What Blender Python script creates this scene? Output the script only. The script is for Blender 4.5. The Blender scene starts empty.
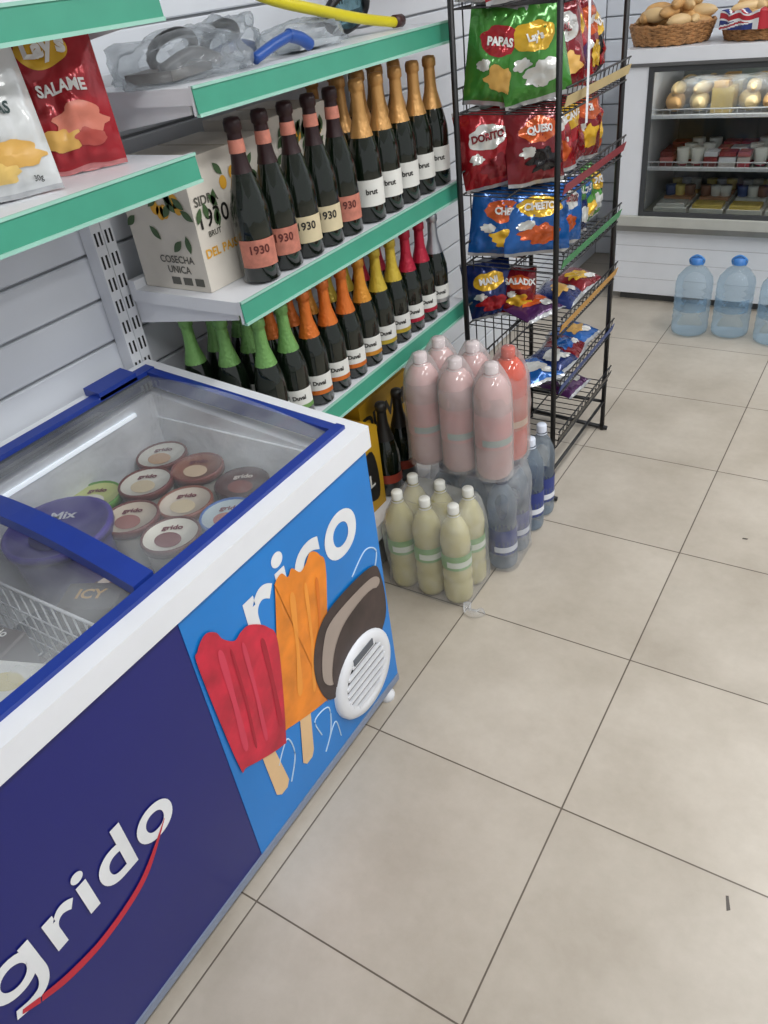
import bpy, bmesh, math, random
from mathutils import Vector, Matrix, noise
random.seed(7)
sc=bpy.context.scene
try:
    sc.view_settings.view_transform='Standard'
    sc.view_settings.look='None'
except Exception: pass

# ------------------------------------------------------------------ materials
def lin(c):
    o=[]
    for v in c:
        v=v/255.0
        o.append(v/12.92 if v<=0.04045 else ((v+0.055)/1.055)**2.4)
    return o
MATS={}
def mat(name,rgb,rough=.5,metal=0,var=.06,scale=12,bump=0,bscale=60,coat=0,spec=.5,emit=0):
    if name in MATS: return MATS[name]
    m=bpy.data.materials.new(name); m.use_nodes=True
    nt=m.node_tree; b=nt.nodes['Principled BSDF']
    tc=nt.nodes.new('ShaderNodeTexCoord'); n=nt.nodes.new('ShaderNodeTexNoise'); n.inputs['Scale'].default_value=scale
    n.inputs['Detail'].default_value=3
    nt.links.new(tc.outputs['Object'],n.inputs['Vector'])
    r=nt.nodes.new('ShaderNodeValToRGB')
    c=lin(rgb)
    r.color_ramp.elements[0].position=.3; r.color_ramp.elements[1].position=.7
    r.color_ramp.elements[0].color=[max(0,x*(1-var)) for x in c]+[1]
    r.color_ramp.elements[1].color=[min(1,x*(1+var)) for x in c]+[1]
    nt.links.new(n.outputs['Fac'],r.inputs['Fac']); nt.links.new(r.outputs['Color'],b.inputs['Base Color'])
    b.inputs['Roughness'].default_value=rough; b.inputs['Metallic'].default_value=metal
    b.inputs['Specular IOR Level'].default_value=spec
    b.inputs['Coat Weight'].default_value=coat
    if emit:
        b.inputs['Emission Color'].default_value=c+[1]; b.inputs['Emission Strength'].default_value=emit
    if bump:
        n2=nt.nodes.new('ShaderNodeTexNoise'); n2.inputs['Scale'].default_value=bscale
        nt.links.new(tc.outputs['Object'],n2.inputs['Vector'])
        bp=nt.nodes.new('ShaderNodeBump'); bp.inputs['Strength'].default_value=bump; bp.inputs['Distance'].default_value=.01
        nt.links.new(n2.outputs['Fac'],bp.inputs['Height']); nt.links.new(bp.outputs['Normal'],b.inputs['Normal'])
    MATS[name]=m; return m
def pm(r,g,b,rough=.45,**k):
    return mat("paint_%d_%d_%d_%d"%(r,g,b,int(rough*100)),(r,g,b),rough,**k)
def fm(r,g,b):
    return mat("bag_foil_%d_%d_%d"%(r,g,b),(r,g,b),.20,metal=.30,var=.10,scale=18,bump=.35,bscale=22,coat=.3)
def clearmat(name,rgb,tint,fac,rough=.1,bump=0,bscale=40,fres=False,spread=.45,haze=0):
    if name in MATS: return MATS[name]
    m=bpy.data.materials.new(name); m.use_nodes=True; nt=m.node_tree; nt.nodes.clear()
    o=nt.nodes.new('ShaderNodeOutputMaterial'); mx=nt.nodes.new('ShaderNodeMixShader')
    t=nt.nodes.new('ShaderNodeBsdfTransparent'); t.inputs[0].default_value=lin(tint)+[1]
    out=mx
    if fres:
        p=nt.nodes.new('ShaderNodeBsdfGlossy'); p.inputs['Roughness'].default_value=rough; p.inputs[0].default_value=(1,1,1,1)
        lw=nt.nodes.new('ShaderNodeLayerWeight'); lw.inputs[0].default_value=fac
        nt.links.new(lw.outputs['Fresnel'],mx.inputs[0])
        if haze:
            d=nt.nodes.new('ShaderNodeBsdfDiffuse'); d.inputs[0].default_value=(.86,.9,.93,1)
            tc=nt.nodes.new('ShaderNodeTexCoord'); n=nt.nodes.new('ShaderNodeTexNoise'); n.inputs['Scale'].default_value=bscale; n.inputs['Detail'].default_value=5
            nt.links.new(tc.outputs['Object'],n.inputs['Vector'])
            mr=nt.nodes.new('ShaderNodeMapRange'); mr.inputs['From Min'].default_value=.42; mr.inputs['From Max'].default_value=.72
            mr.inputs['To Min'].default_value=haze*.15; mr.inputs['To Max'].default_value=haze
            nt.links.new(n.outputs['Fac'],mr.inputs['Value'])
            out=nt.nodes.new('ShaderNodeMixShader'); nt.links.new(mr.outputs[0],out.inputs[0])
            nt.links.new(mx.outputs[0],out.inputs[1]); nt.links.new(d.outputs[0],out.inputs[2])
    else:
        p=nt.nodes.new('ShaderNodeBsdfPrincipled'); p.inputs['Base Color'].default_value=lin(rgb)+[1]; p.inputs['Roughness'].default_value=rough
        tc=nt.nodes.new('ShaderNodeTexCoord'); n=nt.nodes.new('ShaderNodeTexNoise'); n.inputs['Scale'].default_value=bscale; n.inputs['Detail'].default_value=2
        nt.links.new(tc.outputs['Object'],n.inputs['Vector'])
        mr=nt.nodes.new('ShaderNodeMapRange'); mr.inputs['From Min'].default_value=.35; mr.inputs['From Max'].default_value=.7
        mr.inputs['To Min'].default_value=fac*(1-spread); mr.inputs['To Max'].default_value=min(1,fac*(1+spread))
        lw=nt.nodes.new('ShaderNodeLayerWeight'); lw.inputs[0].default_value=.35
        ad=nt.nodes.new('ShaderNodeMath'); ad.operation='MULTIPLY_ADD'; ad.use_clamp=True; ad.inputs[1].default_value=.35
        nt.links.new(lw.outputs['Fresnel'],ad.inputs[0]); nt.links.new(n.outputs['Fac'],mr.inputs['Value']); nt.links.new(mr.outputs[0],ad.inputs[2])
        nt.links.new(ad.outputs[0],mx.inputs[0])
        if bump:
            bp=nt.nodes.new('ShaderNodeBump'); bp.inputs['Strength'].default_value=bump; bp.inputs['Distance'].default_value=.01
            nt.links.new(n.outputs['Fac'],bp.inputs['Height']); nt.links.new(bp.outputs['Normal'],p.inputs['Normal'])
    nt.links.new(t.outputs[0],mx.inputs[1]); nt.links.new(p.outputs[0],mx.inputs[2]); nt.links.new(out.outputs[0],o.inputs[0])
    MATS[name]=m; return m

white=mat('white_enamel',(226,228,232),.35,var=.02)
whitep=mat('white_panel',(220,224,230),.5,var=.03,scale=3)
blackm=mat('black_metal',(20,20,22),.4)
stripg=mat('green_price_strip',(62,148,122),.35,var=.05)
striplt=mat('green_strip_edge',(150,198,182),.4)
dkblue=mat('freezer_blue',(22,28,108),.3,var=.05,scale=2)
cyan=mat('label_blue',(18,122,202),.3,var=.10,scale=3)
frameblue=mat('frame_blue',(30,56,142),.3)
wglass=mat('dark_bottle_glass',(13,22,13),.08,coat=.4)
glid=clearmat('lid_glass',(255,255,255),(253,254,255),.24,.03,fres=True,bscale=3,haze=.34)  # haze: white patches in the glass for condensation and painted-in glare
gwin=clearmat('window_glass',(255,255,255),(232,238,238),.40,.04,fres=True)
film=clearmat('shrink_film',(240,242,244),(252,252,252),.14,.10,bump=.9,bscale=22,spread=.4)
filmp=clearmat('plastic_bag_film',(205,210,215),(245,247,248),.16,.12,bump=1.0,bscale=16)
petw=clearmat('clear_pet_water',(185,198,210),(232,238,244),.15,.05,bscale=8,spread=.1)
petj=clearmat('jug_pet_water',(212,226,236),(234,242,247),.11,.06,bscale=8,spread=.1)
frost=mat('frosted_liner',(240,243,246),.6,bump=.3,bscale=40)

# ------------------------------------------------------------------ mesh builder
class MB:
    def __init__(s,name): s.n=name; s.v=[]; s.f=[]; s.mi=[]; s.sm=[]; s.mats=[]
    def m(s,mt):
        if mt not in s.mats: s.mats.append(mt)
        return s.mats.index(mt)
    def add(s,vs,fs,mt,smooth=False,M=None):
        o=len(s.v)
        for v in vs:
            v=Vector(v)
            if M is not None: v=M@v
            s.v.append(v)
        ml=isinstance(mt,list)
        for i,fc in enumerate(fs):
            s.f.append([o+k for k in fc]); s.mi.append(s.m(mt[i] if ml else mt)); s.sm.append(smooth)
    def hexa(s,p,mt,M=None):
        s.add(p,[(0,3,2,1),(4,5,6,7),(0,1,5,4),(1,2,6,5),(2,3,7,6),(3,0,4,7)],mt,False,M)
    def box(s,x0,x1,y0,y1,z0,z1,mt,M=None):
        s.hexa([(x0,y0,z0),(x1,y0,z0),(x1,y1,z0),(x0,y1,z0),(x0,y0,z1),(x1,y0,z1),(x1,y1,z1),(x0,y1,z1)],mt,M)
    def lathe(s,prof,c,mt,seg=24,M=None,sx=1,sy=1):
        T=Matrix.Translation(c)
        if M is not None: T=M@T
        vs=[];fs=[];ms=[]
        for (r,z) in prof:
            for k in range(seg):
                a=2*math.pi*k/seg; vs.append((r*math.cos(a)*sx,r*math.sin(a)*sy,z))
        for i in range(len(prof)-1):
            for k in range(seg):
                k2=(k+1)%seg; fs.append((i*seg+k,i*seg+k2,(i+1)*seg+k2,(i+1)*seg+k))
                ms.append(mt[i] if isinstance(mt,list) else mt)
        s.add(vs,fs,ms,True,T)
    def sector(s,c,r,z0,z1,a0,a1,mt,n=10,r1=None,M=None):
        r1=r1 if r1 is not None else r
        vs=[];fs=[]
        for i in range(n+1):
            a=a0+(a1-a0)*i/n
            vs.append((c[0]+r*math.cos(a),c[1]+r*math.sin(a),c[2]+z0)); vs.append((c[0]+r1*math.cos(a),c[1]+r1*math.sin(a),c[2]+z1))
        for i in range(n): fs.append((2*i,2*i+2,2*i+3,2*i+1))
        s.add(vs,fs,mt,True,M)
    def tube(s,pts,r,mt,seg=6,M=None,closed=False):
        pts=[Vector(p) for p in pts]; n=len(pts); vs=[];fs=[]
        for i,p in enumerate(pts):
            if closed: d=pts[(i+1)%n]-pts[i-1]
            else: d=pts[min(i+1,n-1)]-pts[max(i-1,0)]
            d.normalize()
            u=d.cross(Vector((0,0,1)))
            if u.length<.1: u=d.cross(Vector((0,1,0)))
            u.normalize(); w=d.cross(u)
            rr=r[i] if isinstance(r,list) else r
            for k in range(seg):
                a=2*math.pi*k/seg; vs.append(p+u*math.cos(a)*rr+w*math.sin(a)*rr)
        m=n if closed else n-1
        for i in range(m):
            j=(i+1)%n
            for k in range(seg):
                k2=(k+1)%seg; fs.append((i*seg+k,i*seg+k2,j*seg+k2,j*seg+k))
        if not closed:
            fs.append(tuple(range(seg-1,-1,-1))); fs.append(tuple((n-1)*seg+k for k in range(seg)))
        s.add(vs,fs,mt,True,M)
    def poly(s,pts,mt,fn):
        s.add([fn(x,y) for x,y in pts],[tuple(range(len(pts)))],mt)
    def text(s,body,size,mt,fn,bold=.0,align='CENTER'):
        v,f=textgeo(body,size,bold,align)
        s.add([fn(x,y) for x,y in v],f,mt)
    def build(s,bevel=0,seg=2,loc=None,angle=50):
        me=bpy.data.meshes.new(s.n)
        xs=[v.x for v in s.v]; ys=[v.y for v in s.v]; zs=[v.z for v in s.v]
        o=Vector(((min(xs)+max(xs))/2,(min(ys)+max(ys))/2,min(zs)))
        me.from_pydata([v-o for v in s.v],[],s.f)
        for m in s.mats: me.materials.append(m)
        for i,p in enumerate(me.polygons): p.material_index=s.mi[i]; p.use_smooth=s.sm[i]
        me.update()
        ob=bpy.data.objects.new(s.n,me); ob.location=o; sc.collection.objects.link(ob)
        if bevel:
            b=ob.modifiers.new('bevel','BEVEL'); b.width=bevel; b.segments=seg; b.limit_method='ANGLE'; b.angle_limit=math.radians(angle)
        return ob
TG={}
def textgeo(body,size,bold,align):
    k=(body,size,bold,align)
    if k in TG: return TG[k]
    c=bpy.data.curves.new('tmp','FONT'); c.body=body; c.size=size; c.offset=bold; c.align_x=align; c.resolution_u=3
    if size>.1: c.space_character=1.08; c.resolution_u=8
    ob=bpy.data.objects.new('tmp',c); sc.collection.objects.link(ob); bpy.context.view_layer.update()
    me=bpy.data.meshes.new_from_object(ob)
    v=[(p.co.x,p.co.y) for p in me.vertices]; f=[tuple(p.vertices) for p in me.polygons]
    bpy.data.objects.remove(ob); bpy.data.curves.remove(c); bpy.data.meshes.remove(me)
    TG[k]=(v,f); return TG[k]
def wrap(c,r,z,a):
    return lambda x,y:(c[0]+r*math.cos(a+x/r),c[1]+r*math.sin(a+x/r),c[2]+z+y)
def circ(cx,cy,r,n=28,ry=None):
    ry=ry or r
    return [(cx+r*math.cos(2*math.pi*i/n),cy+ry*math.sin(2*math.pi*i/n)) for i in range(n)]
def smooth(pts,n=6):
    out=[];N=len(pts)
    for i in range(N):
        p0,p1,p2,p3=[Vector(pts[(i+k)%N]) for k in (-1,0,1,2)]
        for j in range(n):
            t=j/n
            q=.5*((2*p1)+(-p0+p2)*t+(2*p0-5*p1+4*p2-p3)*t*t+(-p0+3*p1-3*p2+p3)*t**3)
            out.append((q.x,q.y))
    return out
def spline(pts,n=8):
    out=[];N=len(pts)
    for i in range(N-1):
        p0=Vector(pts[max(i-1,0)]);p1=Vector(pts[i]);p2=Vector(pts[i+1]);p3=Vector(pts[min(i+2,N-1)])
        for j in range(n):
            t=j/n
            out.append(.5*((2*p1)+(-p0+p2)*t+(2*p0-5*p1+4*p2-p3)*t*t+(-p0+3*p1-3*p2+p3)*t**3))
    out.append(Vector(pts[-1])); return out

# ------------------------------------------------------------------ camera
A=Vector((606,-632,770)).normalized(); D=Vector((146,1088,770)); D=(D-A*D.dot(A)).normalized()
Zc=-D; Xc=A.cross(Zc)
cd=bpy.data.cameras.new('camera'); cam=bpy.data.objects.new('camera',cd); sc.collection.objects.link(cam)
cd.sensor_fit='VERTICAL'; cd.sensor_height=24; cd.lens=24*770/1024; cd.clip_start=.02
R=Matrix(((Xc.x,-Xc.y,-Xc.z),(A.x,-A.y,-A.z),(Zc.x,-Zc.y,-Zc.z))).to_4x4()
cam.matrix_world=Matrix.Translation((0,0,1.55))@R
sc.camera=cam

# ------------------------------------------------------------------ room
def floor_mat():
    m=bpy.data.materials.new('floor_tiles'); m.use_nodes=True; nt=m.node_tree; b=nt.nodes['Principled BSDF']
    g=nt.nodes.new('ShaderNodeNewGeometry')
    mp=nt.nodes.new('ShaderNodeMapping'); mp.inputs['Location'].default_value=(.336+.475*10,-.969+.488*10,0)
    nt.links.new(g.outputs['Position'],mp.inputs['Vector'])
    br=nt.nodes.new('ShaderNodeTexBrick'); br.offset=0; br.squash=1
    br.inputs['Scale'].default_value=1; br.inputs['Brick Width'].default_value=.475; br.inputs['Row Height'].default_value=.488
    br.inputs['Mortar Size'].default_value=.0021; br.inputs['Mortar Smooth'].default_value=.3; br.inputs['Bias'].default_value=0
    br.inputs['Color1'].default_value=lin((197,189,177))+[1]; br.inputs['Color2'].default_value=lin((189,181,169))+[1]
    br.inputs['Mortar'].default_value=lin((106,97,87))+[1]
    nt.links.new(mp.outputs[0],br.inputs['Vector'])
    cur=br.outputs['Color']
    for scl,det,lo,hi in ((3.0,8,(.78,.76,.73,1),(1.05,1.05,1.05,1)),(1.1,3,(.90,.89,.87,1),(1.02,1.02,1.02,1)),(38,6,(.955,.95,.94,1),(1.01,1.01,1.01,1))):
        n=nt.nodes.new('ShaderNodeTexNoise'); n.inputs['Scale'].default_value=scl; n.inputs['Detail'].default_value=det; n.inputs['Roughness'].default_value=.6
        nt.links.new(g.outputs['Position'],n.inputs['Vector'])
        r=nt.nodes.new('ShaderNodeValToRGB'); r.color_ramp.elements[0].position=.3; r.color_ramp.elements[1].position=.7
        r.color_ramp.elements[0].color=lo; r.color_ramp.elements[1].color=hi
        nt.links.new(n.outputs['Fac'],r.inputs['Fac'])
        mx=nt.nodes.new('ShaderNodeMix'); mx.data_type='RGBA'; mx.blend_type='MULTIPLY'; mx.inputs[0].default_value=1
        nt.links.new(cur,mx.inputs[6]); nt.links.new(r.outputs['Color'],mx.inputs[7]); cur=mx.outputs[2]
    nt.links.new(cur,b.inputs['Base Color']); b.inputs['Roughness'].default_value=.36; b.inputs['Specular IOR Level'].default_value=.4
    bp=nt.nodes.new('ShaderNodeBump'); bp.inputs['Strength'].default_value=.4; bp.inputs['Distance'].default_value=.003; bp.invert=True
    nt.links.new(br.outputs['Fac'],bp.inputs['Height']); nt.links.new(bp.outputs['Normal'],b.inputs['Normal'])
    return m
b=MB('floor'); b.box(-1.6,3.6,-2.5,4.7,-.1,0,floor_mat()); b.build()
b=MB('ceiling'); b.box(-1.6,3.6,-2.5,4.7,2.75,2.85,mat('ceiling_paint',(225,226,226),.8,var=.02)); b.build()
def slatwall(name,fn):
    b=MB(name); fn(b,0); z=.0
    while z<2.74:
        fn(b,1,z+.003,min(z+.097,2.745)); z+=.1
    b.build(.003,1)
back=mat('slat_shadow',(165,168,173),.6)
slatwall('wall_left',lambda b,k,za=0,zb=0: b.box(-1.62,-1.512,-2.5,4.6,0,2.75,back) if k==0 else b.box(-1.512,-1.50,-2.5,4.55,za,zb,whitep))
slatwall('wall_back',lambda b,k,za=0,zb=0: b.box(-1.62,3.6,4.57,4.7,0,2.75,back) if k==0 else b.box(-1.5,3.6,4.555,4.57,za,zb,whitep))
b=MB('floor_scuff_marks')
sk=pm(70,62,55)
b.add([(.012,.935,.0006),(.017,.937,.0006),(.026,.910,.0006),(.020,.905,.0006)],[(0,1,2,3)],sk)
b.add([(-.185,2.09,.0006),(-.170,2.092,.0006),(-.172,2.085,.0006),(-.186,2.083,.0006)],[(0,1,2,3)],sk)
b.build()

# ------------------------------------------------------------------ shelving
XF=-1.116
def shelving(name,y0,y1,decks,base=.2):
    b=MB(name)
    for y in (y0,y1):
        b.box(-1.498,-1.460,y-.014,y+.014,0,2.1,white)
        z=.12
        while z<2.08:
            for dy in (-.0085,.0035):
                b.box(-1.4605,-1.4592,y+dy,y+dy+.005,z,z+.028,mat('slot_dark',(30,30,32),.6))
            z+=.05
    for zt in decks:
        b.box(-1.45,XF-.004,y0+.004,y1-.004,zt-.028,zt,white)
        b.box(-1.45,-1.43,y0+.004,y1-.004,zt,zt+.02,white)
        for ya,yb in ((y0+.016,y0+.020),(y1-.020,y1-.016)):
            b.hexa([(-1.46,ya,zt-.085),(XF-.03,ya,zt-.045),(XF-.03,yb,zt-.045),(-1.46,yb,zt-.085),
                    (-1.46,ya,zt-.02),(XF-.03,ya,zt-.02),(XF-.03,yb,zt-.02),(-1.46,yb,zt-.02)],white)
        b.box(XF-.006,XF,y0,y1,zt-.045,zt+.004,white)
        b.hexa([(XF+.004,y0,zt-.043),(XF+.006,y0,zt-.043),(XF+.006,y1,zt-.043),(XF+.004,y1,zt-.043),
                (XF,y0,zt+.001),(XF+.002,y0,zt+.001),(XF+.002,y1,zt+.001),(XF,y1,zt+.001)],stripg)
        b.box(XF+.0,XF+.009,y0,y1,zt-.047,zt-.041,striplt)
        b.box(XF+.0,XF+.005,y0,y1,zt-.001,zt+.004,striplt)
    if base:
        b.box(-1.45,XF+.01,y0+.004,y1-.004,base-.03,base,white)
        b.box(-1.44,XF-.03,y0+.01,y1-.01,0,base-.03,mat('kick_grey',(150,152,150),.5))
        b.box(XF+.004,XF+.014,y0,y1,base-.05,base+.002,white)
    return b.build()
shelving('store_shelving_unit',1.13,2.13,[.655,1.012,1.408])
shelving('store_shelving_unit',.12,1.10,[1.306,1.56],0)

# ------------------------------------------------------------------ bottles
def champ(b,x,y,z,foil,h=.31,r=.042,label=None,lc=None,ang=-.75,neck=None,txt=None,band=None,lz=(.045,.11),hi=.19):
    k=h/.31
    b.lathe([(0,.004),(r*.7,0),(r,.006),(r,.13*k),(r*.96,.15*k),(r*.80,.175*k),(r*.58,.205*k),(r*.42,.225*k),(r*.355,.245*k),(r*.34,.27*k)],(x,y,z),wglass,20)
    fp=[(.70,.19),(.55,.212),(.44,.228),(.385,.245),(.36,.28),(.36,.284),(.44,.287),(.44,.302),(.36,.309),(0,.311)]
    q=[p for p in fp if p[1]>=hi-.001]
    b.lathe([(r*a,zz*k) for a,zz in q],(x,y,z),foil,16)
    if lc:
        b.sector((x,y,z),r+.0008,lz[0]*k,lz[1]*k,ang-1.1,ang+1.1,lc,12)
        if txt: b.text(txt[0],txt[1],txt[2],wrap((x,y,z),r+.0016,(lz[0]+.028)*k,ang),bold=.0006)
        if band: 
            b.sector((x,y,z),r+.0012,lz[0]*k,(lz[0]+.012)*k,ang-1.1,ang+1.1,band,12)
    if neck: b.sector((x,y,z),r*.39+.0015,.248*k,.272*k,0,2*math.pi,neck,14,r1=r*.365+.0012)
rose=mat('rose_label',(186,116,98),.5,var=.2,scale=60); cream=mat('cream_label',(204,190,155),.5); dark=pm(30,28,25)
gold=mat('gold_foil',(196,148,88),.32,metal=.45,bump=.2,bscale=90)
maroon=mat('maroon_foil',(42,20,22),.35,metal=.2)
greenf=mat('green_foil',(112,158,88),.35,metal=.3,bump=.3,bscale=120)
orangef=mat('orange_foil',(206,108,38),.35,metal=.3,bump=.3,bscale=120)
ambf=mat('amber_foil',(204,138,45),.35,metal=.3,bump=.3,bscale=120)
yellowf=mat('yellow_foil',(192,166,55),.35,metal=.3,bump=.3,bscale=120)
redf=mat('red_foil',(172,30,55),.35,metal=.3,bump=.3,bscale=120)
silverf=mat('silver_foil',(170,172,175),.3,metal=.7)
wl=mat('white_label',(218,218,212),.5)
b=MB('cider_bottles')
for i,(y,c) in enumerate([(1.27,rose),(1.355,rose),(1.44,cream),(1.525,cream),(1.61,rose)]):
    champ(b,-1.165,y,1.013,maroon,.325,.041,lc=c,neck=rose,txt=('1930',.024,pm(90,30,25) if c is rose else dark),hi=.212,lz=(.035,.09))
b.build()
b=MB('gold_foil_wine_bottles')
for y in (1.72,1.81,1.90,1.99,2.08): champ(b,-1.165,y,1.013,gold,.325,.042,lc=wl,txt=('brut',.018,dark),lz=(.04,.10))
for y in (1.78,1.87,1.96,2.05): champ(b,-1.258,y,1.013,gold,.325,.042,lc=wl)
for y in (1.80,1.90,2.0,2.09): champ(b,-1.355,y,1.013,gold,.325,.042,lc=wl)
b.build()
b=MB('sparkling_wine_bottles')
row=[(1.215,greenf),(1.30,greenf),(1.385,orangef),(1.465,orangef),(1.545,orangef),(1.625,ambf),(1.705,yellowf),(1.785,yellowf),(1.865,redf),(1.945,redf),(2.025,silverf)]
for y,fo in row:
    champ(b,-1.16,y,.656,fo,.29,.038,lc=wl,txt=('Duval',.015,dark),band=fo,lz=(.035,.09))
row2=[(1.19,greenf),(1.27,greenf),(1.35,orangef),(1.43,orangef),(1.51,ambf),(1.60,yellowf),(1.68,yellowf),(1.76,redf),(1.85,redf)]
for y,fo in row2: champ(b,-1.25,y,.656,fo,.29,.038,lc=wl)
for y in (1.17,1.25,1.34): champ(b,-1.34,y,.656,greenf,.29,.038)
b.build()

# cartons -------------------------------------------------------------
cart=mat('white_carton',(212,205,193),.6); leaf=pm(70,95,60); lemon=pm(222,165,50); gline=pm(90,88,80)
def carton(name,x0,x1,y0,y1,z0,z1,main=True):
    b=MB(name); b.box(x0,x1,y0,y1,z0,z1,cart)
    b.box(x0+.002,x1-.002,(y0+y1)/2-.0015,(y0+y1)/2+.0015,z1-.001,z1+.0012,pm(190,180,160))
    F=lambda d:(lambda x,y:(x1+.001+d,x,y)); S=lambda d:(lambda x,y:(x,y0-.001-d,y))
    rnd=random.Random(3 if main else 9)
    def lem(fn,cx,cy,r):
        b.poly(circ(cx,cy,r,20,r*1.25),lemon,fn(.0006))
    def leafp(fn,cx,cy,a,L):
        pts=[]
        for t in range(9):
            u=t/8; pts.append((u*L,math.sin(math.pi*u)*L*.22))
        for t in range(7,0,-1):
            u=t/8; pts.append((u*L,-math.sin(math.pi*u)*L*.22))
        ca,sa=math.cos(a),math.sin(a)
        b.poly([(cx+p*ca-q*sa,cy+p*sa+q*ca) for p,q in pts],leaf,fn(.001))
    for k in range(14 if main else 34):
        u=y0+.02+rnd.random()*(y1-y0-.06); v=z1-.02-rnd.random()*.09
        leafp(F,u,v,rnd.uniform(-2.6,-.6),.035)
    for k in range(6):
        lem(F,y0+.03+rnd.random()*(y1-y0-.06),z1-.03-rnd.random()*.06,.011)
    for k in range(14):
        leafp(S,x0+.02+rnd.random()*(x1-x0-.05),z1-.03-rnd.random()*.13,rnd.uniform(-2.6,-.6),.038)
    for k in range(5): lem(S,x0+.03+rnd.random()*(x1-x0-.06),z1-.04-rnd.random()*.1,.012)
    if main:
        b.text('SIDRA',.026,gline,lambda x,y:(x1+.0015,y0+.045+x,z0+.175+y),bold=.0006)
        b.text('1930',.05,dark,lambda x,y:(x1+.0015,y0+.055+x,z0+.13+y),bold=.0006)
        b.text('BRUT',.016,gline,lambda x,y:(x1+.0015,y0+.05+x,z0+.11+y),bold=.0003)
        b.text('DEL PAIS',.026,lemon,lambda x,y:(x1+.0015,y0+.06+x,z0+.07+y),bold=.0006)
        b.text('COSECHA\nUNICA',.022,gline,lambda x,y:((x0+x1)/2+.02+x,y0-.0015,z0+.06+y),bold=.0004)
        for kx in range(3):
            b.box(x0+.09+kx*.035,x0+.115+kx*.035,y0-.0015,y0-.0005,z0+.012,z0+.028,gline)
    return b.build()
carton('cider_carton',-1.425,-1.225,1.165,1.44,1.013,1.28)
carton('cider_carton',-1.425,-1.235,1.455,1.70,1.013,1.30,False)

b=MB('sparkling_wine_carton'); yel=mat('yellow_carton',(200,155,30),.5)
b.box(-1.42,-1.15,1.30,1.60,.201,.47,yel)
b.poly(smooth([(1.33,.24),(1.45,.27),(1.57,.24),(1.56,.40),(1.45,.38),(1.34,.42)]),dark,lambda x,y:(-1.149,x,y))
b.text('DU VAL',.06,wl,lambda x,y:(-1.148,1.45+x,.29+y),bold=.001)
b.build()
b=MB('sparkling_wine_carton'); b.box(-1.42,-1.22,1.62,1.90,.201,.50,yel)
b.text('DU VAL',.075,dark,lambda x,y:(-1.219,1.76+x,.40+y),bold=.003)
b.build()
b=MB('black_label_wine_bottles')
for y in (1.655,1.745): champ(b,-1.165,y,.201,dark,.31,.041,lc=pm(150,60,45),lz=(.05,.08))
b.build()

# ------------------------------------------------------------------ top shelf stuff
def crumple(b,c,sz,mt,seed,n=26,amp=1.0):
    vs=[];fs=[]
    for i in range(n+1):
        for j in range(n*2):
            th=math.pi*i/n; ph=math.pi*j/n
            d=Vector((math.sin(th)*math.cos(ph),math.sin(th)*math.sin(ph),math.cos(th)))
            rg=1-abs(noise.noise(d*3+Vector((0,seed,3))))*2
            k=1+amp*(.40*noise.noise(d*1.8+Vector((seed,0,0)))+.16*rg)
            e=abs(d.z)**.6*(1 if d.z>0 else -1)
            vs.append((c[0]+d.x*sz[0]*k,c[1]+d.y*sz[1]*k,max(1.4095,c[2]+e*sz[2]*k)))
    for i in range(n):
        for j in range(2*n):
            j2=(j+1)%(2*n); fs.append((i*2*n+j,(i+1)*2*n+j,(i+1)*2*n+j2,i*2*n+j2))
    b.add(vs,fs,mt,True)
greyp=mat('grey_package',(66,64,62),.4,bump=.3,bscale=25)
def ring(b,c,ry,rz,r,m_): 
    b.tube([(c[0]+.02*math.sin(a),c[1]+ry*math.cos(a),c[2]+rz*math.sin(a)) for a in [2*math.pi*i/24 for i in range(24)]],r,m_,8,closed=True)
b=MB('bagged_swim_gear')
b.box(-.05,.05,-.09,.09,0,.018,pm(92,84,74),Matrix.Translation((-1.30,1.27,1.412))@Matrix.Rotation(.3,4,'Z'))
ring(b,(-1.31,1.30,1.455),.06,.03,.010,blackm); b.tube(spline([(-1.25,1.20,1.43),(-1.24,1.28,1.45),(-1.27,1.38,1.43)]),.012,greyp,8)
crumple(b,(-1.28,1.29,1.44),(.10,.14,.044),filmp,5)
b.build()
b=MB('bagged_swim_gear'); ring(b,(-1.36,1.50,1.452),.05,.03,.011,blackm); b.tube(spline([(-1.36,1.46,1.425),(-1.32,1.50,1.44),(-1.33,1.57,1.43)]),.012,pm(40,70,120),8)
crumple(b,(-1.35,1.51,1.445),(.055,.085,.044),filmp,12); b.build()
b=MB('bagged_swim_gear')
b.hexa([(-.03,-.09,0),(.03,-.09,0),(.05,.09,0),(-.05,.09,0),(-.03,-.09,.016),(.03,-.09,.016),(.05,.09,.008),(-.05,.09,.008)],pm(190,195,198),Matrix.Translation((-1.25,1.66,1.414))@Matrix.Rotation(.2,4,'Z'))
crumple(b,(-1.25,1.66,1.436),(.055,.12,.028),filmp,9)
b.build()
b=MB('snorkel')
yl=mat('snorkel_yellow',(210,196,30),.35); bl=mat('snorkel_blue',(30,75,150),.35)
b.tube(spline([(-1.27,1.45,1.56),(-1.25,1.56,1.515),(-1.24,1.72,1.478),(-1.23,1.88,1.445),(-1.21,2.0,1.424)]),.012,yl,10)
b.tube([(-1.21,1.995,1.426),(-1.21,2.03,1.425)],.015,pm(70,40,40),10)
b.build()
b=MB('snorkel')
b.tube(spline([(-1.17,1.38,1.423),(-1.17,1.45,1.44),(-1.17,1.51,1.45)]),.011,bl,10)
b.tube(spline([(-1.17,1.50,1.45),(-1.17,1.54,1.44),(-1.17,1.57,1.425)]),.013,bl,10)
b.build()
b=MB('diving_mask')
ring(b,(-1.3,1.92,1.464),.085,.042,.012,blackm)
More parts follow.
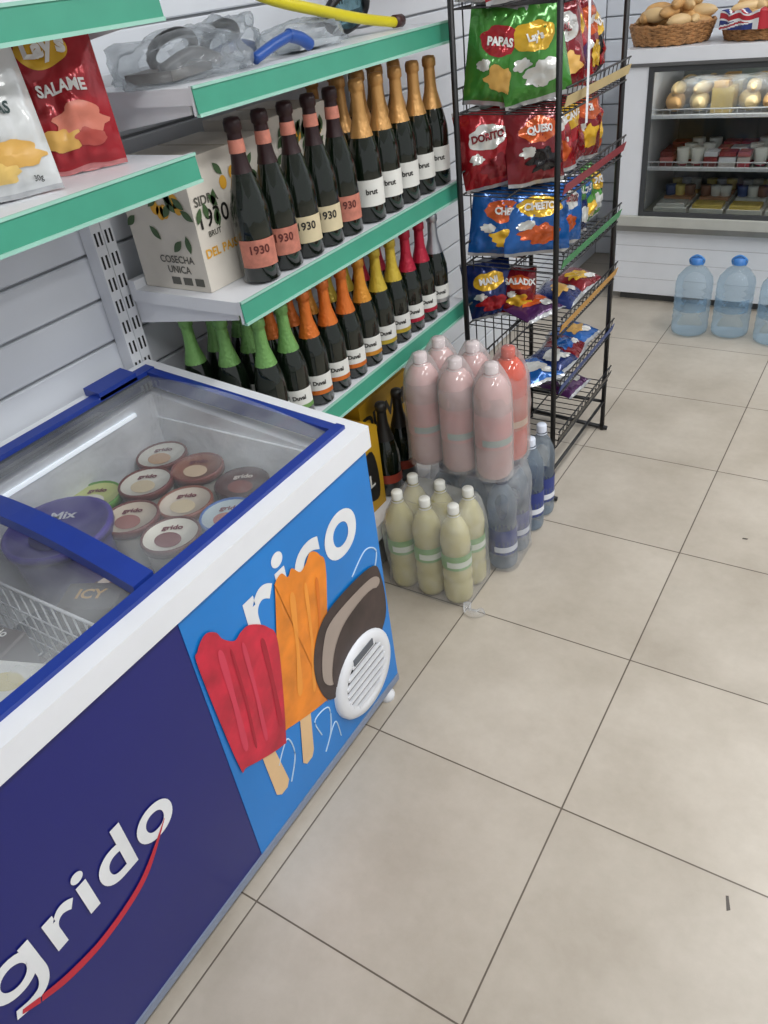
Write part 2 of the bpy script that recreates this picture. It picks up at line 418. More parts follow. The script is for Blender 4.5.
b.poly(circ(0,0,.08,24,.04),clearmat('mask_lens',(90,120,130),(150,190,200),.4),lambda x,y:(-1.3,1.92+x,1.464+y))
b.tube(spline([(-1.3,1.84,1.46),(-1.36,1.83,1.45),(-1.38,1.92,1.44),(-1.36,2.0,1.45),(-1.3,2.0,1.46)]),.007,blackm)
b.build()

# ------------------------------------------------------------------ bags
def bag(name,M,w,h,t,base,patches,crimp,seed=0,nu=26,nv=32,texts=()):
    b=MB(name)
    def P(u,v,s):
        e=(math.sin(math.pi*u)**.5)*(math.sin(math.pi*min(1,max(0,(v-.04)/.92)))**.42) if 0<u<1 and .04<v<.96 else 0
        n=noise.noise(Vector((u*3+seed,v*3,s*2)))*.32+noise.noise(Vector((u*8+seed,v*9,s)))*.22
        edge=1-min(1,7*min(abs(v-.04),abs(v-.96)))
        n+=max(0,edge)*.40*math.sin(u*34+seed)
        ww=w*(1-.11*e)
        x=(u-.5)*ww; d=s*t*.5*e*(1+n)
        if e==0: d=.002*math.sin(u*50+seed)+s*.0006+noise.noise(Vector((u*3,seed,v)))*.01
        return Vector((x,d,v*h+noise.noise(Vector((u*4,seed,s)))*.004))
    for s in (-1,1):
        vs=[P(i/nu,j/nv,s) for j in range(nv+1) for i in range(nu+1)]
        fs=[];ms=[]
        for j in range(nv):
            for i in range(nu):
                k=j*(nu+1)+i
                fs.append((k,k+1,k+nu+2,k+nu+1) if s<0 else (k,k+nu+1,k+nu+2,k+1))
                ms.append(crimp if (j<1 or j>=nv-1) else base)
        b.add(vs,fs,ms,True,M)
    for q,(cx,cy,rx,ry,m,wob) in enumerate(patches):
        N=36;Rn=6; vs=[]
        for r in range(Rn+1):
            for k in range(N):
                a=2*math.pi*k/N; rr=(r/Rn)*(1+wob*noise.noise(Vector((math.cos(a)*2+q*3+seed,math.sin(a)*2,0)))*1.5)
                p=P(min(.97,max(.03,cx+rx*rr*math.cos(a))),min(.95,max(.05,cy+ry*rr*math.sin(a))),-1); p.y-=.0015+.0006*q; vs.append(p)
        fs=[(r*N+k,r*N+(k+1)%N,(r+1)*N+(k+1)%N,(r+1)*N+k) for r in range(Rn) for k in range(N)]
        b.add(vs,fs,m,True,M)
    for (tx,size,mt,cu,cv,bold) in texts:
        v,f=textgeo(tx,size,bold,'CENTER')
        pts=[]
        for x,y in v:
            p=P(min(.97,max(.03,cu+x/w)),min(.97,max(.03,cv+y/h)),-1); p.y-=.005; pts.append(p)
        b.add(pts,f,mt,False,M)
    return b
def BM(x,y,z,yaw,tilt=0,roll=0):
    return Matrix.Translation((x,y,z))@Matrix.Rotation(math.radians(yaw),4,'Z')@Matrix.Rotation(math.radians(tilt),4,'X')@Matrix.Rotation(math.radians(roll),4,'Y')
bw=fm(215,217,216); by=fm(222,176,45); br_=fm(160,26,36); bchip=pm(210,164,84,.4); bblue=fm(28,92,165); bgreen=fm(70,138,56)
bor=fm(200,88,36); bdr=fm(122,22,32); bdb=fm(24,42,96); bsal=pm(200,118,98,.4); bbk=fm(28,25,28); bpurp=fm(78,38,86); bw2=fm(215,215,210)
slv=fm(180,182,184); wtx=pm(225,225,222)
bag('potato_chip_bag',BM(-1.215,.765,1.309,68,-12),.195,.245,.09,bw,[(.52,.75,.26,.11,by,0),(.30,.27,.2,.07,bchip,.3),(.66,.24,.26,.08,bchip,.3),(.5,.15,.2,.06,pm(228,192,110),.3)],slv,1,
    texts=[("CLASICAS",.022,pm(40,60,60),.55,.47,.0008),("papas fritas",.012,pm(60,60,60),.5,.40,.0002),("Lay's",.045,br_,.52,.72,.002),("30g",.012,dark,.82,.07,.0002)]).build()
bag('potato_chip_bag',BM(-1.255,.955,1.309,60,-10),.17,.24,.08,br_,[(.48,.77,.27,.11,by,0),(.64,.33,.26,.10,bsal,.3),(.4,.22,.22,.07,bchip,.4),(.7,.2,.16,.06,pm(170,70,60),.2)],pm(190,120,120,.25),4,
    texts=[("SALAME",.025,wtx,.55,.5,.0008),("Lay's",.040,wtx,.5,.74,.002)]).build()

# ------------------------------------------------------------------ chest freezer
def top(x): return .782+.062*((-.83-x)/.64)
b=MB('chest_freezer')
y0,y1=-.42,1.115; xf,xb=-.84,-1.445
b.box(xf-.05,xf,y0,y1,.035,.738,dkblue)
b.box(xb,xb+.04,y0,y1,.035,.79,white)
for ya,yb in ((y0,y0+.05),(y1-.05,y1)):
    b.hexa([(xb+.04,ya,.035),(xf-.05,ya,.035),(xf-.05,yb,.035),(xb+.04,yb,.035),(xb+.04,ya,.79),(xf-.05,ya,.73),(xf-.05,yb,.73),(xb+.04,yb,.79)],white)
b.box(xb+.04,xf-.05,y0+.05,y1-.05,.1,.33,frost)
b.box(xf-.056,xf-.05,y0+.05,y1-.05,.33,.73,frost); b.box(xb+.04,xb+.046,y0+.05,y1-.05,.33,.79,frost)
b.box(xb+.046,xf-.056,y1-.056,y1-.05,.33,.73,frost)
def slab(xa,xc,ya,yb,dz0,dz1,mt):
    b.hexa([(xa,ya,top(xa)+dz0),(xc,ya,top(xc)+dz0),(xc,yb,top(xc)+dz0),(xa,yb,top(xa)+dz0),(xa,ya,top(xa)+dz1),(xc,ya,top(xc)+dz1),(xc,yb,top(xc)+dz1),(xa,yb,top(xa)+dz1)],mt)
slab(-.868,-.830,y0-.01,y1+.012,-.050,0,white)
slab(-1.456,-1.425,y0-.01,y1+.012,-.048,0,white)
slab(-1.425,-.868,y1-.025,y1+.012,-.048,0,white)
slab(-1.425,-.868,y0-.01,y0+.025,-.048,0,white)
slab(-.886,-.866,y0+.02,y1-.02,-.03,.008,frameblue)
slab(-1.427,-1.400,y0+.02,y1-.02,-.03,.008,frameblue)
slab(-1.400,-.886,y1-.045,y1-.022,-.03,.006,frameblue)
slab(-1.400,-.886,y0+.022,y0+.045,-.03,.006,frameblue)
slab(-.893,-.886,y0+.045,y1-.045,-.03,-.002,pm(70,74,80)); slab(-1.400,-1.394,y0+.045,y1-.045,-.03,-.002,pm(70,74,80))
slab(-1.45,-1.40,.93,1.04,.0,.018,frameblue)
n=12
for i in range(n):
    xa=-1.395+.503*i/n; xc=-1.395+.503*(i+1)/n
    az=.022*math.sin(math.pi*i/n); bz=.022*math.sin(math.pi*(i+1)/n)
    b.hexa([(xa,.532,top(xa)-.012+az),(xc,.532,top(xc)-.012+bz),(xc,.575,top(xc)-.012+bz),(xa,.575,top(xa)-.012+az),
            (xa,.532,top(xa)+.010+az),(xc,.532,top(xc)+.010+bz),(xc,.575,top(xc)+.010+bz),(xa,.575,top(xa)+.010+az)],frameblue)
def glass(ya,yb,dz,arch):
    vs=[];fs=[];n=12
    for i in range(n+1):
        x=-1.395+.503*i/n
        z=top(x)+dz+arch*math.sin(math.pi*i/n)
        vs+=[(x,ya,z),(x,yb,z)]
    for i in range(n): fs.append((2*i,2*i+2,2*i+3,2*i+1))
    b.add(vs,fs,glid,True)
glass(.572,y1-.045,-.004,.022); glass(y0+.045,.54,-.014,.020)
# faint glowing strip added below the rear rim to brighten the interior
b.box(-1.398,-1.392,-.3,1.0,.764,.772,mat('added_glow_strip',(235,242,250),.4,emit=.7))
b.box(xb+.03,xf-.03,y0+.03,y1-.03,.02,.036,pm(60,60,62))
for yy in (y0+.1,y1-.045):
    for xx in (xf-.01,xb+.08):
        b.lathe([(0,0),(.020,0),(.022,.014),(.016,.022),(.01,.04)],(xx,yy,0),white,12)
b.box(xf,xf+.004,y0,y1,.03,.05,pm(130,140,160))
fr=lambda d:(lambda x,y:(xf+d,x,y))
b.box(xf,xf+.0015,.55,y1,.052,.735,cyan)
W=mat('print_white',(228,230,232),.35)
b.text('rico',.215,W,lambda x,y:(xf+.0025,.862+x,.548+y),bold=.005)
redp=mat('popsicle_red',(190,30,56),.35,var=.3,scale=16); orap=mat('popsicle_orange',(226,130,30),.35,var=.2,scale=16)
stick=pm(222,186,140); choc=mat('chocolate_print',(58,44,42),.4,var=.35,scale=22); crm=pm(160,146,136)
b.poly([(.625,.30),(.66,.28),(.675,.155),(.665,.14),(.645,.14),(.632,.155)],stick,fr(.003))
b.poly([(.75,.28),(.785,.27),(.765,.15),(.755,.135),(.735,.135),(.725,.15)],stick,fr(.003))
b.poly(smooth([(.765,.60),(.772,.63),(.795,.64),(.81,.62),(.825,.63),(.845,.605),(.865,.61),(.885,.625),(.91,.60),(.918,.54),(.845,.26),(.83,.24),(.71,.285),(.69,.31)]),orap,fr(.004))
b.poly(smooth([(.556,.61),(.565,.648),(.59,.665),(.612,.65),(.622,.625),(.645,.60),(.665,.605),(.69,.60),(.728,.56),(.742,.50),(.70,.285),(.68,.262),(.585,.31),(.567,.335)]),redp,fr(.005))
rl=pm(205,58,82); rd=pm(168,22,46); ol=pm(236,150,55); od=pm(212,112,24)
for (x_,w_,a,bb,m_) in ((.600,.014,.60,.36,rl),(.655,.010,.57,.33,rl),(.70,.012,.54,.32,rd),(.628,.006,.58,.34,rd)):
    b.poly(smooth([(x_,a),(x_+w_,a-.005),(x_+w_*.6,(a+bb)/2),(x_+w_-.012,bb),(x_-.012,bb+.005),(x_-.003,(a+bb)/2)]),m_,fr(.0056))
for (x_,w_,a,bb,m_) in ((.80,.016,.57,.34,ol),(.845,.010,.56,.31,ol),(.88,.010,.55,.36,od)):
    b.poly(smooth([(x_,a),(x_+w_,a-.005),(x_+w_*.4-.01,(a+bb)/2),(x_+w_-.04,bb),(x_-.04,bb+.005),(x_-.014,(a+bb)/2)]),m_,fr(.0046))
b.poly(smooth([(.82,.31),(.835,.40),(.90,.455),(1.06,.45),(1.10,.40),(1.095,.27),(1.0,.22),(.86,.22)]),choc,fr(.0052))
b.poly(smooth([(.84,.30),(.862,.385),(.91,.425),(1.06,.42),(1.085,.38),(.96,.385),(.895,.34),(.875,.26)]),crm,fr(.006))
b.poly(smooth([(.868,.26),(.895,.345),(.96,.388),(1.075,.38),(1.08,.26),(1.0,.21),(.92,.21)]),choc,fr(.0068))
for pts in ([(.80,.16),(.79,.22),(.84,.21),(.83,.14),(.80,.10),(.85,.15),(.86,.09)],[(1.0,.47),(1.06,.50),(1.10,.47),(1.08,.42)],[(.66,.22),(.70,.26),(.71,.2),(.68,.14)]):
    b.tube(spline([(xf+.002,p,q) for p,q in pts]),.0018,pm(190,215,235),5)
vy,vz=.975,.19
V=Matrix.Translation((xf,vy,vz))@Matrix.Rotation(math.radians(90),4,'Y')
b.lathe([(0,.008),(.10,.008)],(0,0,0),pm(40,42,46),32,M=V)
b.lathe([(.078,.003),(.078,.014),(.083,.017),(.105,.017),(.112,.01),(.113,.0)],(0,0,0),white,36,M=V)
for k in range(-3,4):
    zz=vz+k*.022; hw=math.sqrt(.081**2-(k*.022)**2)
    b.hexa([(xf+.010,vy-hw,zz-.002),(xf+.018,vy-hw,zz-.005),(xf+.018,vy+hw,zz-.005),(xf+.010,vy+hw,zz-.002),
            (xf+.010,vy-hw,zz+.002),(xf+.018,vy-hw,zz+.003),(xf+.018,vy+hw,zz+.003),(xf+.010,vy+hw,zz+.002)],white)
b.box(xf+.012,xf+.019,vy-.04,vy+.04,vz+.066,vz+.086,pm(90,96,104))
# logo: hand built single-storey g followed by lettering
def stroke(c,w,fn):
    pts=[Vector(p) for p in c]; L_=[];R_=[]
    for i,p in enumerate(pts):
        d=(pts[min(i+1,len(pts)-1)]-pts[max(i-1,0)]).normalized(); nn=Vector((-d.y,d.x))*w/2
        L_.append(p+nn); R_.append(p-nn)
    vs=[fn(q.x,q.y) for q in L_+R_]; n_=len(pts)
    b.add(vs,[(i,i+1,n_+i+1,n_+i) for i in range(n_-1)],W)
stroke([(.092+.030*math.cos(2*math.pi*i/28),.420+.031*math.sin(2*math.pi*i/28)) for i in range(29)],.018,fr(.0025))
stroke(spline([(.124,.458),(.124,.41),(.123,.372),(.112,.350),(.090,.345),(.066,.352)]),.018,fr(.0028))
b.text('rido',.150,W,lambda x,y:(xf+.0025,.148+x,.382+y),bold=.0030,align='LEFT')
o1=spline([(.105,.338),(.15,.322),(.22,.314),(.31,.336),(.392,.402)]); i1=spline([(.100,.326),(.15,.305),(.225,.299),(.32,.326),(.394,.402)])
b.poly([(p.x,p.y) for p in o1]+[(p.x,p.y) for p in reversed(i1)],pm(190,35,55),fr(.003))
b.poly([(.072,.344),(.098,.327),(.102,.339),(.076,.352)],pm(190,35,55),fr(.0034))
b.build(.006,2)

# ice cream tubs
def tub(c,r,h,side,lid,ring_,txt,tc,ang=0):
    b=MB('ice_cream_tub')
    b.lathe([(0,0),(r*.82,0),(r*.86,.004),(r*.95,h-.014)],(c[0],c[1],c[2]-h),side,28)
    b.lathe([(r*.96,-.016),(r*1.02,-.016),(r*1.03,-.002),(r*1.0,.001),(r*.94,.001),(r*.93,-.002),(0,-.002)],c,[ring_,ring_,ring_,ring_,ring_,lid],28)
    if tc[1]: b.poly(circ(c[0]+r*.3*math.sin(ang),c[1]-r*.3*math.cos(ang),r*.5,20,r*.4),tc[1],lambda x,y:(x,y,c[2]-.0008))
    ca,sa=math.cos(ang),math.sin(ang)
    b.text(txt,r*.34,tc[0],lambda x,y:(c[0]+x*ca-(y+r*.25)*sa,c[1]+x*sa+(y+r*.25)*ca,c[2]+.0002),bold=.0008)
    return b.build()
wlid=pm(222,218,205,.4); br=pm(105,42,35,.4); cr=pm(205,188,155); tct=pm(110,40,50)
zz=.680
cols=[((-1.335,.99),wlid,br,pm(190,150,110)),((-1.205,.975),pm(140,88,70),pm(120,60,50),pm(205,180,150)),((-1.265,.875),wlid,br,cr),((-1.35,.80),pm(200,208,130),pm(90,150,50),wlid),
      ((-1.065,.965),pm(70,35,32),pm(60,25,25),pm(120,60,50)),((-1.195,.765),pm(205,190,170),br,pm(150,90,80)),((-1.14,.865),pm(205,192,175),pm(130,70,50),cr),((-1.012,.86),pm(165,180,185),pm(40,90,160),pm(160,90,80)),
      ((-1.07,.755),wlid,pm(90,40,35),pm(120,70,70)),((-.955,.955),pm(60,35,32),pm(70,35,30),pm(110,60,50)),((-.955,.76),pm(120,70,60),pm(60,35,35),pm(190,160,140)),((-1.0,.65),pm(60,40,40),pm(50,30,30),pm(130,90,80)),
      ((-1.13,.655),pm(190,175,160),pm(80,40,40),pm(120,60,50))]
for i,(c,l,r_,t2) in enumerate(cols):
    low=i>=9
    tub((c[0],c[1],zz+.006*(i%3)-(.05 if low else 0)),.0585 if not low else .052,.10,pm(190,185,175),l,r_,'grido',(tct if i not in (4,9,11) else pm(200,190,180),t2),.5)
tub((-1.265,.650,.725),.105,.15,pm(60,45,125,.35),pm(66,54,138,.35),pm(78,64,152,.35),'Mix',(pm(215,215,225),pm(40,32,90)),.6)
b=MB('frozen_food_packs'); rr=random.Random(5)
pal=[pm(40,30,30),pm(70,35,30),pm(120,70,50),pm(35,40,60),pm(90,90,95),pm(150,140,130),pm(30,26,28),pm(110,40,40)]
for i in range(6):
    for j in range(16):
        x=-1.355+i*.083; y=-.31+j*.087; hgt=.12+rr.random()*.06
        if y>.62: hgt=.13+rr.random()*.03
        M=Matrix.Translation((x,y,.331+.0))@Matrix.Rotation(rr.uniform(-.1,.1),4,'Z')
        b.box(-.034,.034,-.036,.036,0,hgt,rr.choice(pal),M)
b.build(.004,1)
b=MB('wire_basket')
ww=mat('white_wire',(205,207,210),.4)
zt=.70
for z in (.56,.60,.64,zt): b.tube([(-1.380,.50,z),(-.905,.50,z)],.0018 if z<zt else .0035,ww)
for k in range(17): b.tube([(-1.380+k*.0297,.50,.53),(-1.380+k*.0297,.50,zt)],.0018,ww)
for x in (-1.380,-.905):
    b.tube([(x,-.3,zt),(x,.50,zt)],.0035,ww)
    for k in range(12): b.tube([(x,-.3+k*.067,.53),(x,-.3+k*.067,zt)],.0018,ww)
b.tube([(-1.380,-.3,zt),(-.905,-.3,zt)],.0035,ww)
for k in range(17): b.tube([(-1.380+k*.0297,.50,.53),(-1.380+k*.0297,-.3,.53)],.0018,ww)
b.build()
b=MB('ice_cream_box'); 
M=Matrix.Translation((-1.085,.562,.665))@Matrix.Rotation(.45,4,'Z')
b.box(-.055,.055,-.035,.035,-.03,.02,pm(52,40,34),M)
b.text('ICY',.035,pm(195,150,60),lambda x,y:M@Vector((x,y-.01,.021)),bold=.001)
b.build(.003,1)
for (x,y,a,cc,c2) in ((-1.26,.42,.2,pm(60,40,34),pm(190,150,110)),(-1.00,.43,-.2,pm(45,35,38),pm(150,60,50)),(-1.33,.27,.5,pm(90,60,40),pm(210,190,150)),(-1.13,.38,.35,pm(222,222,214),pm(205,190,120)),(-1.2,.12,.3,pm(60,40,50),pm(170,120,90)),(-1.0,.22,0,pm(50,60,90),pm(190,190,190))):  # the white box stands in for a lamp reflection on the lid
    b=MB('ice_cream_box'); M=Matrix.Translation((x,y,.575))@Matrix.Rotation(a,4,'Z')
    b.box(-.065,.065,-.05,.05,-.04,.04,cc,M); b.poly(circ(0,0,.036,20,.022),c2,lambda p,q:M@Vector((p,q,.0412)))
    b.text('helado',.025,wl,lambda p,q:M@Vector((p,q+.025,.0414)),bold=.0005)
    b.build(.003,1)

# ------------------------------------------------------------------ PET packs
def pet(b,x,y,z,liq,cap,lab,h=.33,r=.044,lz=(.12,.19),band=None,ang=-.75,full=False):
    k=h/.33
    P=[(0,.004),(r*.7,0),(r*.93,.006),(r,.02),(r,.07*k),(r*.94,.08*k),(r,.09*k),(r,.11*k),(r*.96,.12*k),(r*.96,.19*k),(r,.2*k),(r,.225*k),(r*.9,.25*k),(r*.6,.28*k),(r*.33,.298*k),(r*.31,.31*k)]
    if full: P=[(0,.004),(r*.7,0),(r*.93,.006),(r,.02),(r,.08*k),(r*.97,.10*k),(r*.97,.19*k),(r,.21*k),(r,.24*k),(r*.93,.262*k),(r*.76,.283*k),(r*.50,.298*k),(r*.31,.304*k),(r*.29,.315*k)]
    b.lathe(P,(x,y,z),liq,24)
    b.lathe([(r*.37,.307*k),(r*.37,.328*k),(r*.33,.331*k),(0,.331*k)],(x,y,z),cap,14)
    b.lathe([(r*.42,.3*k),(r*.42,.304*k)],(x,y,z),cap,14)
    if lab:
        b.sector((x,y,z),r*1.003,lz[0]*k,lz[1]*k,0,2*math.pi,lab,20)
        if band: b.sector((x,y,z),r*1.012,(lz[0]+.01)*k,(lz[0]+.03)*k,ang-1,ang+1,band,10)
def filmwrap(b,x0,x1,y0,y1,z0,h,mt,seed,r=.04,shoulder=.68,pull=.25):
    cx,cy=(x0+x1)/2,(y0+y1)/2; hx,hy=(x1-x0)/2,(y1-y0)/2
    N=72; L=20; vs=[];fs=[]
    for l in range(L+1):
        t=l/L; z=z0+.001+h*t
        s=1.0 if t<shoulder else 1-pull*((t-shoulder)/(1-shoulder))**1.6
        for k in range(N):
            a=2*math.pi*k/N; c,si=math.cos(a),math.sin(a)
            e=.28
            px=hx*s*(abs(c)**e)*(1 if c>0 else -1); py=hy*s*(abs(si)**e)*(1 if si>0 else -1)
            n=noise.noise(Vector((px*14+seed,py*14,z*9)))*.009+noise.noise(Vector((px*40+seed,py*40,z*22)))*.004
            vs.append((cx+px*(1+n/hx*.6),cy+py*(1+n/hy*.6),z+(n*1.5 if 0<l else 0)))
    for l in range(L):
        for k in range(N):
            k2=(k+1)%N; fs.append((l*N+k,l*N+k2,(l+1)*N+k2,(l+1)*N+k))
    base=L*N; last=[base+k for k in range(N)]
    for q,(sc_,dz) in enumerate(((.85,.008),(.7,.008),(.5,.002),(.3,-.006),(.05,-.012))):
        o=len(vs)
        for k in range(N):
            v=vs[base+k]; n=noise.noise(Vector((v[0]*20*sc_+seed,v[1]*20,q)))*.012
            vs.append((cx+(v[0]-cx)*sc_,cy+(v[1]-cy)*sc_,z0+h+dz+n))
        for k in range(N):
            k2=(k+1)%N; fs.append((last[k],last[k2],o+k2,o+k))
        last=[o+k for k in range(N)]
    b.add(vs,fs,mt,True)
def drape(b,cs,rb,z0,h,mt,seed):
    for (x,y) in cs:
        prof=[(1.03,.0),(1.04,.35),(1.04,.66),(1.03,.76),(.99,.82),(.88,.875),(.70,.93),(.54,.97),(.42,1.0),(.2,1.012),(0,1.014)]
        seg=28; vs=[];fs=[]
        for i,(r,t) in enumerate(prof):
            for k in range(seg):
                a=2*math.pi*k/seg
                n=noise.noise(Vector((math.cos(a)*1.6+x*30+seed,math.sin(a)*1.6+y*30,t*4)))
                rr=rb*r*(1+.05*n); vs.append((x+rr*math.cos(a),y+rr*math.sin(a),z0+h*t+.003*n*(i>0)))
        for i in range(len(prof)-1):
            for k in range(seg):
                k2=(k+1)%seg; fs.append((i*seg+k,i*seg+k2,(i+1)*seg+k2,(i+1)*seg+k))
        b.add(vs,fs,mt,True)
lem=mat('cloudy_lemonade',(198,190,140),.15,var=.03,scale=6,coat=.8)
b=MB('lemonade_bottle_pack')
for x in (-1.035,-.945,-.855):
    for y in (1.495,1.585):
        pet(b,x,y,.002,lem,pm(222,222,214),pm(135,176,112),band=pm(222,226,212),lz=(.13,.18))
filmwrap(b,-1.083,-.807,1.447,1.633,.0,.30,film,3,pull=.18)
b.tube(spline([(-.81,1.46,.02),(-.80,1.44,.008),(-.775,1.44,.006),(-.76,1.46,.004)]),[.012]*10+[.014]*14+[.012],film,8)
b.build()
b=MB('water_bottle_pack')
lb=pm(45,60,130)
for x in (-.985,-.893,-.801):
    for y in (1.69,1.782):
        pet(b,x,y,.002,petw,pm(60,70,100),lb,band=pm(215,220,230),lz=(.06,.15))
filmwrap(b,-1.033,-.753,1.642,1.83,.0,.315,film,8,pull=.1)
b.build()
for (x,y) in ((-.80,1.90),(-.80,1.99)):
    b=MB('water_bottle'); pet(b,x,y,.001,petw,pm(215,222,235),lb,h=.33,r=.043,band=pm(225,228,235),lz=(.06,.15)); b.build()
pink=mat('pink_drink',(218,176,172),.15,var=.03,scale=6,coat=.8)
b=MB('pink_drink_bottle_pack')
orl=mat('orange_drink',(222,70,14),.15,var=.04,coat=.8)
film2=clearmat('thick_shrink_film',(242,238,238),(250,250,250),.20,.10,bump=.25,bscale=14,spread=.15)
film3=clearmat('loose_shrink_film',(242,240,240),(252,252,252),.10,.08,bump=1.0,bscale=14,spread=.4)
pts=[];pto=[]
for x in (-1.030,-.923,-.816):
    for y in (1.68,1.787):
        li=orl if (x>-.85 and y>1.7) else pink
        pet(b,x,y,.336,li,pm(225,212,212) if li is pink else pm(200,70,40),pm(226,164,160) if li is pink else pm(205,90,50),h=.338,r=.0515,lz=(.10,.2),band=pm(170,190,182) if li is pink else pm(222,190,160),full=True)
        (pts if li is pink else pto).append((x,y))
drape(b,pts,.0525,.336,.338,film2,5)
drape(b,pto,.0525,.336,.338,film3,6)
filmwrap(b,-1.086,-.760,1.625,1.842,.335,.26,film3,14,pull=.03)
b.build()

# ------------------------------------------------------------------ snack rack
b=MB('snack_display_rack')
ya,yb=2.06,2.575; xa,xc=-1.08,-.79
for x in (xa,xc):
    for y in (ya,yb):
        b.tube([(x,y,.0),(x,y,1.95)],.0085,blackm,8)
for y in (ya,yb):
    b.tube([(xa,y,.03),(xc+.02,y,.009)],.008,blackm)
    for z in (.12,1.94): b.tube([(xa,y,z),(xc,y,z)],.006,blackm)
for z in (.12,1.94): 
    for x in (xa,xc): b.tube([(x,ya,z),(x,yb,z)],.006,blackm)
levels=[(.24,blackm),(.42,pm(35,62,120)),(.62,pm(190,140,60)),(.81,pm(60,130,75)),(1.01,pm(130,35,45)),(1.22,pm(185,165,120)),(1.46,pm(150,40,40)),(1.7,pm(60,110,160))]
for z,cm in levels:
    zb=z-.025
    for k in range(15):
        y=ya+.012+k*(yb-ya-.024)/14
        b.tube([(xa,y,zb+.06),(xa,y,zb),(xc+.01,y,z-.03),(xc+.02,y,z+.03)],.0018,blackm,5)
    for x,zq in ((xa,zb),(xa,zb+.06),((xa+xc)/2,zb),(xc+.01,z-.03),(xc+.02,z+.03)):
        b.tube([(x,ya,zq),(x,yb,zq)],.0028,blackm,6)
    b.hexa([(xc+.014,ya,z-.014),(xc+.016,ya,z-.014),(xc+.016,yb,z-.014),(xc+.014,yb,z-.014),(xc+.022,ya,z+.012),(xc+.024,ya,z+.012),(xc+.024,yb,z+.012),(xc+.022,yb,z+.012)],cm)
for k in range(9):
    y=ya+k*(yb-ya)/8; b.tube([(xa,y,.12),(xa,y,1.94)],.0022,blackm,5)
b.build()
b=MB('plastic_hanging_strip')
pts=spline([(-.755,2.09,1.75),(-.75,2.10,1.6),(-.745,2.13,1.45),(-.748,2.15,1.3),(-.755,2.17,1.15)],6)
vs=[];fs=[]
for p in pts: vs+=[(p.x,p.y-.009,p.z),(p.x,p.y+.009,p.z)]
for i in range(len(pts)-1): fs.append((2*i,2*i+1,2*i+3,2*i+2))
b.add(vs,fs,pm(215,218,222)); b.build()
L=[
 (2.12,1.442,42,-10,.17,.26,by,br_,bdr,-1.02,'FIESTA'),(2.14,1.442,50,-14,.20,.26,br_,by,bdr,-.93,'FIESTA'),(2.26,1.442,62,-12,.19,.26,bdr,by,bor,-.90,'RUEDAS'),(2.38,1.442,75,-12,.19,.25,bor,br_,bchip,-.89,'PALITOS'),(2.49,1.442,85,-12,.18,.25,bdr,by,bor,-.89,'MANI'),
 (2.115,1.20,33,-8,.16,.235,bgreen,br_,bchip,-1.015,'PAPAS'),(2.17,1.20,50,-12,.19,.235,bgreen,by,bw2,-.90,"Lay's"),(2.27,1.20,62,-12,.19,.24,bdr,bw2,bchip,-.88,'SAL'),(2.37,1.20,74,-12,.18,.24,br_,by,bpurp,-.88,'BBQ'),(2.47,1.20,84,-12,.17,.235,bdr,bor,by,-.88,'MIX'),(2.535,1.20,90,-12,.14,.22,bbk,by,br_,-.88,'MIX'),
 (2.24,1.20,58,-4,.19,.23,br_,bw2,by,-.99,'RED'),
 (2.115,.99,36,-8,.17,.215,br_,bw2,bdr,-1.01,'DORITO'),(2.16,.99,52,-14,.18,.215,bdr,bor,bbk,-.90,'QUESO'),(2.25,.99,62,-12,.18,.22,br_,bw2,bor,-.885,'TOSTI'),(2.34,.99,72,-12,.18,.23,br_,by,bdr,-.875,'PICANTE'),(2.44,.99,82,-12,.18,.22,bdr,bor,by,-.875,'3D'),(2.52,.99,90,-12,.15,.21,bor,br_,by,-.875,'3D'),
 (2.24,.99,58,-4,.19,.22,bdr,by,bw2,-.99,'RED'),
 (2.115,.79,34,-8,.18,.205,bblue,bor,by,-1.01,'CHEE'),(2.16,.79,48,-14,.21,.205,bblue,by,bor,-.90,'CHEETOS'),(2.26,.79,62,-14,.18,.20,bblue,bw2,bor,-.875,'CHEETOS'),(2.36,.79,75,-12,.16,.19,bdb,bgreen,bw2,-.87,'SAL'),(2.45,.79,85,-12,.16,.18,bgreen,bblue,by,-.87,'OKS'),(2.53,.79,90,-12,.13,.18,bgreen,by,bw2,-.87,'OKS'),
 (2.25,.79,58,-4,.19,.20,bdb,by,bw2,-.99,'BLUE'),
 (2.115,.60,38,-16,.15,.18,bdb,by,br_,-1.02,'MANI'),(2.14,.60,46,-24,.12,.15,bdr,bor,by,-.96,'SALADIX')]
for i,(y,z,yaw,ti,w,h,ba,ac,a2,x,tx) in enumerate(L):
    r1=random.Random(i*7+1)
    bag('snack_bag',BM(x,y+.03,z,yaw+r1.uniform(-10,10),ti+r1.uniform(-4,4),r1.uniform(-10,10)),w,h,.10,ba,[(.5,.64,.34,.15,ac,.15),(.55+r1.uniform(-.1,.1),.27,.30,.13,a2,.4),(.25,.4,.12,.06,bw2,.3)],slv,i*3.1,nu=18,nv=22,
        texts=[(tx,.026,wtx if ac is not bw2 else bdr,.5,.60,.0012)]).build()
